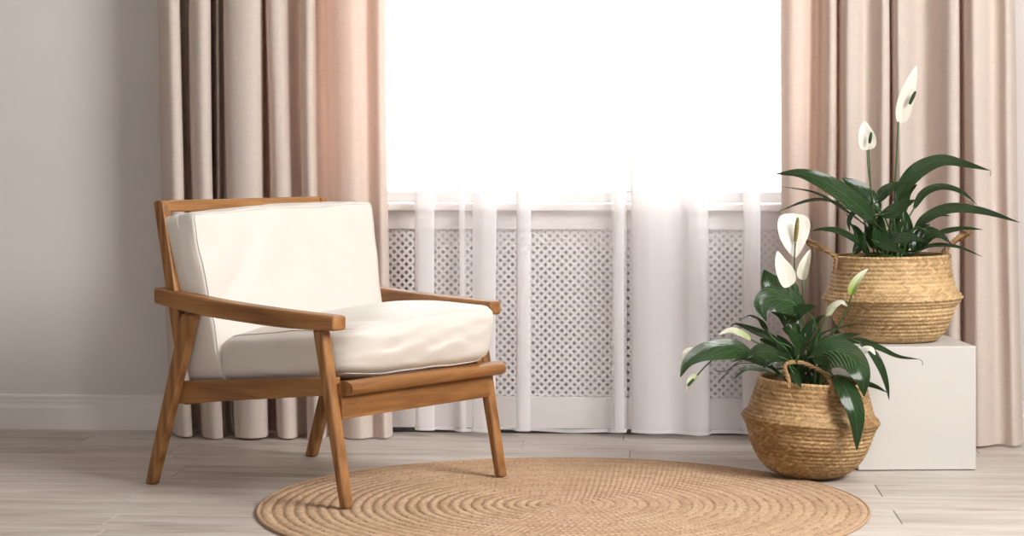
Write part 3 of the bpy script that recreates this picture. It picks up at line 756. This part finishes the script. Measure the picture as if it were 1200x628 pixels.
LOW = [
    # (path (u, v, depth offset), half width, normal hint)
    ([(886, 416, -.06), (860, 405, -.10), (828, 409, -.14), (806, 423, -.17), (797, 442, -.19)], .045, (-.25, -.72, .66), dict(fold=-.3)),
    ([(918, 403, .0), (898, 394, .0), (878, 386, .0), (862, 380, -.01), (856, 383, -.02)], .020, (0, -.5, .85), dict(fold=.2)),
    ([(916, 419, -.09), (900, 412, -.12), (886, 413, -.15), (875, 420, -.17)], .030, (.3, -.7, .55), dict(fold=-.1)),
    ([(910, 439, -.09), (890, 431, -.13), (872, 432, -.16), (858, 446, -.18)], .017, (-.1, -.5, .85), dict(fold=-.2)),
    ([(944, 366, -.02), (926, 353, -.04), (905, 351, -.06), (892, 360, -.08), (898, 377, -.10)], .05, (.30, -.75, .5), dict(fold=.06)),
    ([(930, 356, .04), (918, 343, .05), (903, 332, .06), (895, 316, .06)], .05, (.15, -1, .25), dict(fold=.12)),
    ([(924, 378, -.03), (934, 366, -.05), (946, 361, -.06), (957, 359, -.07)], .021, (.1, -.9, .35), dict(fold=.1)),
    ([(900, 389, .0), (890, 376, .0), (880, 371, -.01), (868, 374, -.02)], .014, (-.1, -.4, .9), dict(fold=.15)),
    ([(936, 392, .02), (925, 377, .03), (914, 368, .03), (904, 366, .03)], .027, (.2, -.9, .45), dict(fold=.15)),
    ([(950, 419, -.08), (975, 411, -.12), (998, 420, -.16), (1010, 440, -.19), (1013, 465, -.20)], .058, (.36, -.80, .42), dict(fold=-.15)),
    ([(1008, 404, -.02), (1020, 412, -.04), (1031, 430, -.06), (1038, 450, -.07), (1042, 469, -.08)], .019, (.6, -.7, .35), dict(fold=.25)),
    ([(955, 413, -.02), (970, 402, -.03), (988, 395, -.03), (1010, 391, -.03)], .022, (-.2, -.55, .85), dict(fold=.2)),
    ([(980, 404, .01), (1005, 400, .01), (1030, 408, -.01), (1052, 418, -.02), (1078, 421, -.02)], .016, (.1, -.55, .85), dict(fold=.2)),
    ([(978, 442, -.15), (992, 458, -.19), (1003, 488, -.215), (1004, 528, -.215)], .031, (.25, -1, .15), dict(fold=.2)),
    ([(942, 408, .03), (962, 393, .04), (985, 384, .05), (1016, 377, .05)], .007, (0, -.4, .9), dict(fold=.3)),
    ([(938, 404, .0), (946, 388, .0), (955, 377, .0), (966, 369, -.01)], .017, (.4, -.8, .45), dict(fold=.2)),
    ([(944, 408, -.04), (936, 400, -.06), (927, 391, -.07), (916, 384, -.08)], .019, (-.3, -.8, .5), dict(fold=.2)),
    ([(928, 434, -.12), (932, 441, -.14), (936, 448, -.15), (939, 455, -.16)], .012, (0, -1, .3), dict(fold=.2)),
    ([(1000, 444, -.04), (1014, 449, -.05), (1028, 454, -.05), (1042, 461, -.05)], .010, (.2, -.7, .6), dict(fold=.2)),
    ([(925, 425, .0), (912, 412, .02), (902, 402, .03), (890, 397, .04)], .024, (-.3, -.7, .6), dict(fold=.2)),
    ([(930, 432, -.06), (918, 424, -.08), (906, 424, -.10), (893, 432, -.12)], .022, (-.3, -.6, .7), dict(fold=.2)),
    ([(962, 425, -.04), (968, 412, -.04), (980, 403, -.04), (993, 402, -.05)], .022, (.3, -.8, .5), dict(fold=.2)),
    ([(950, 432, .02), (952, 415, .03), (956, 398, .03), (962, 384, .03)], .020, (.3, -1, .2), dict(fold=.2)),
    ([(925, 432, .05), (924, 415, .06), (918, 402, .07), (910, 392, .08)], .024, (-.2, -1, .3), dict(fold=.2)),
    ([(955, 436, .06), (972, 424, .08), (988, 420, .10), (1002, 425, .11)], .024, (.2, -.7, .6), dict(fold=.2)),
    ([(898, 428, .03), (886, 421, .04), (872, 419, .04), (858, 424, .03)], .020, (-.2, -.6, .7), dict(fold=.15)),
    ([(935, 420, -.08), (938, 408, -.09), (944, 398, -.10), (952, 392, -.10)], .016, (.2, -1, .2), dict(fold=.2)),
]
LOWF = [
    dict(path=[(930, 250, .015), (930, 262, .0), (930, 280, -.004), (932, 302, -.012)], w=.046, n=(.05, -1, .12), fold=.12, spadix=((932, 283, -.012), (935, 255, -.03), .0062), stalk=[(932, 284, -.014), (931, 300, -.022), (931, 330, -.02), (931, 360, -.012), (933, 400, 0)], green=.0, curl=-.05),
    dict(path=[(925, 336, -.03), (920, 322, -.04), (914, 308, -.045), (911, 294, -.045)], w=.027, n=(.35, -1, .1), fold=.35, stalk=[(925, 336, -.03), (927, 360, -.02), (930, 395, -.01)], green=.12),
    dict(path=[(940, 328, .0), (942, 318, -.005), (945, 307, -.008), (950, 292, -.01)], w=.017, n=(-.4, -1, .1), fold=.6, stalk=[(940, 328, 0), (941, 350, 0), (938, 390, 0)], green=.25),
    dict(path=[(998, 346, -.05), (1001, 336, -.055), (1007, 326, -.055), (1017, 315, -.05)], w=.013, n=(-.4, -1, .2), fold=.8, stalk=[(999, 342, -.05), (994, 358, -.045), (983, 380, -.03), (970, 402, -.01)], green=1.0),
    dict(path=[(968, 370, -.02), (976, 358, -.03), (986, 353, -.035), (994, 360, -.04)], w=.012, n=(0, -.7, .7), fold=-.4, stalk=[(968, 370, -.02), (963, 385, -.02), (955, 405, -.01)], green=.5),
    dict(path=[(880, 398, -.05), (868, 392, -.06), (856, 388, -.07), (842, 392, -.08)], w=.016, n=(-.1, -.6, .8), fold=.3, stalk=[(880, 398, -.05), (895, 406, -.04), (912, 420, -.02)], green=.75),
    dict(path=[(822, 410, -.09), (810, 409, -.10), (802, 413, -.11), (798, 422, -.12)], w=.014, n=(-.3, -.6, .8), fold=-.3, stalk=[(822, 410, -.09), (850, 414, -.07), (890, 422, -.03)], green=.15),
    dict(path=[(817, 440, -.13), (812, 444, -.135), (808, 450, -.14), (804, 459, -.14)], w=.010, n=(-.3, -.9, .2), fold=.7, spadix=((813, 444, -.145), (806, 452, -.15), .004), sm='spadix_green', stalk=[(817, 440, -.13), (829, 427, -.12), (845, 418, -.10), (895, 422, -.04)], green=.6),
    dict(path=[(1008, 414, -.06), (1014, 408, -.065), (1021, 408, -.07), (1026, 416, -.075)], w=.013, n=(.1, -.6, .8), fold=-.3, stalk=[(1008, 414, -.06), (990, 420, -.04), (965, 428, -.02)], green=.1),
]
LOWX = [([(892, 426, .02), (866, 426, -.02), (850, 435, -.04), (838, 434, -.05)], .0013, 'stem_dark'), ([(890, 424, .02), (866, 424, -.03), (852, 437, -.05), (843, 446, -.06)], .0012, 'stem_dark'),
        ([(1078, 421, -.02), (1081, 424, -.02), (1081, 428, -.02)], .001, 'dry')]
plant('peace_lily', BL, DL, 'peace lily with drooping glossy leaves and several white blooms, in the floor basket', LOW, LOWF, None, .146, .215, LOWX)
UPL = [
    ([(1027, 263, -.05), (1008, 243, -.07), (976, 219, -.09), (940, 204, -.10), (907, 204, -.11)], .036, (-.15, -.75, .6), dict(fold=.08)),
    ([(1012, 262, .02), (985, 243, .03), (955, 226, .04), (912, 218, .04)], .008, (0, -.5, .85), dict(fold=.2)),
    ([(992, 244, .05), (970, 235, .05), (945, 236, .04), (910, 249, .03)], .010, (-.1, -.5, .85), dict(fold=.2)),
    ([(1030, 250, .03), (1018, 233, .04), (1003, 219, .05), (986, 208, .05)], .036, (.36, -.85, .32), dict(fold=.06)),
    ([(1008, 243, -.03), (1000, 250, -.04), (995, 260, -.05), (996, 272, -.05)], .010, (-.5, -.8, .2), dict(fold=.3)),
    ([(1016, 297, -.06), (1004, 283, -.08), (984, 272, -.10), (965, 269, -.11), (948, 271, -.12)], .017, (-.2, -.65, .7), dict(fold=.2)),
    ([(1050, 238, -.02), (1062, 214, -.02), (1080, 196, -.02), (1105, 187, -.03), (1132, 192, -.03), (1161, 200, -.03)], .027, (.2, -.75, .55), dict(fold=-.1)),
    ([(1070, 246, .02), (1082, 226, .02), (1101, 218, .02), (1124, 223, .01), (1146, 241, .0)], .016, (-.1, -.65, .7), dict(fold=-.15)),
    ([(1070, 270, -.04), (1086, 254, -.05), (1115, 243, -.06), (1152, 247, -.07), (1196, 261, -.07)], .020, (-.05, -.75, .6), dict(fold=-.1)),
    ([(1074, 268, .03), (1086, 259, .03), (1100, 253, .03), (1115, 253, .02)], .011, (0, -.6, .8), dict(fold=.2)),
    ([(1080, 268, -.07), (1092, 271, -.09), (1104, 277, -.11), (1115, 286, -.12)], .015, (.1, -.8, .6), dict(fold=.2)),
    ([(1092, 276, -.02), (1110, 271, -.03), (1130, 268, -.04), (1152, 269, -.05)], .013, (0, -.6, .8), dict(fold=.2)),
    ([(1074, 296, -.08), (1092, 288, -.10), (1120, 289, -.11), (1152, 301, -.12)], .010, (0, -.6, .8), dict(fold=.2)),
    ([(1032, 252, -.06), (1045, 248, -.08), (1058, 241, -.09), (1073, 234, -.10)], .023, (.1, -.9, .45), dict(fold=.1)),
    ([(1026, 238, -.04), (1036, 224, -.05), (1048, 217, -.05), (1064, 213, -.06)], .020, (-.1, -.8, .6), dict(fold=-.15)),
    ([(1038, 282, -.09), (1052, 279, -.12), (1068, 279, -.14), (1086, 283, -.15)], .023, (0, -.75, .65), dict(fold=.1)),
    ([(1026, 283, -.10), (1038, 287, -.12), (1050, 292, -.14), (1064, 297, -.15)], .018, (-.1, -.8, .55), dict(fold=.1)),
    ([(1035, 296, -.04), (1032, 280, -.04), (1030, 264, -.04), (1033, 248, -.04)], .026, (.2, -1, .1), dict(fold=.15)),
    ([(1058, 297, .0), (1060, 280, .0), (1062, 262, .0), (1060, 244, .01)], .026, (-.1, -1, .1), dict(fold=.15)),
    ([(1018, 298, -.07), (1013, 288, -.08), (1012, 280, -.08), (1013, 270, -.08)], .010, (.2, -1, .1), dict(fold=.3)),
    ([(1000, 298, .0), (1008, 285, .0), (1004, 270, .01), (996, 262, .02)], .018, (-.2, -.9, .3), dict(fold=.2)),
    ([(1076, 290, -.02), (1085, 280, -.03), (1096, 276, -.04), (1108, 280, -.05)], .018, (.2, -.8, .5), dict(fold=.2)),
    ([(1046, 262, .04), (1055, 240, .05), (1062, 226, .06), (1075, 216, .06)], .026, (0, -1, .2), dict(fold=.15)),
    ([(1044, 296, .06), (1048, 280, .07), (1050, 266, .08), (1044, 250, .09)], .030, (0, -1, .1), dict(fold=.15)),
    ([(1070, 296, .05), (1076, 282, .06), (1082, 270, .07), (1090, 262, .08)], .024, (0, -1, .2), dict(fold=.15)),
    ([(1024, 292, -.01), (1022, 276, -.01), (1018, 262, .0), (1010, 250, .01)], .022, (0, -1, .2), dict(fold=.15)),
]
UPF = [
    dict(path=[(1056, 145, .01), (1058, 128, .0), (1065, 103, -.005), (1074, 77, .0)], w=.026, n=(.30, -1, .05), fold=.3, spadix=((1066, 122, -.022), (1073, 107, -.03), .0055), sm='spadix_green', stalk=[(1053, 141, .005), (1051, 175, .0), (1049, 215, .0), (1047, 270, .0)], green=.08),
    dict(path=[(1017, 176, -.01), (1016, 166, -.015), (1014, 154, -.018), (1013, 141, -.015)], w=.027, n=(.1, -1, .1), fold=.3, spadix=((1019, 168, -.035), (1021, 155, -.04), .005), sm='spadix_green', stalk=[(1018, 175, -.02), (1019, 195, -.02), (1021, 230, -.02), (1028, 275, -.02)], green=.1),
]
UPX = [([(1016, 176, -.018), (1017, 195, -.022), (1021, 225, -.025), (1030, 280, -.02)], .0018, 'stem'), ([(992, 250, -.02), (1002, 272, -.02), (1012, 296, -.02)], .0018, 'stem_dark'),
       ([(1161, 200, -.03), (1161, 204, -.03), (1160, 206, -.03)], .001, 'dry')]
plant('peace_lily', BH, DH, 'peace lily with long arching leaves and two tall white blooms, in the plinth basket', UPL, UPF, None, .158, .205, UPX)
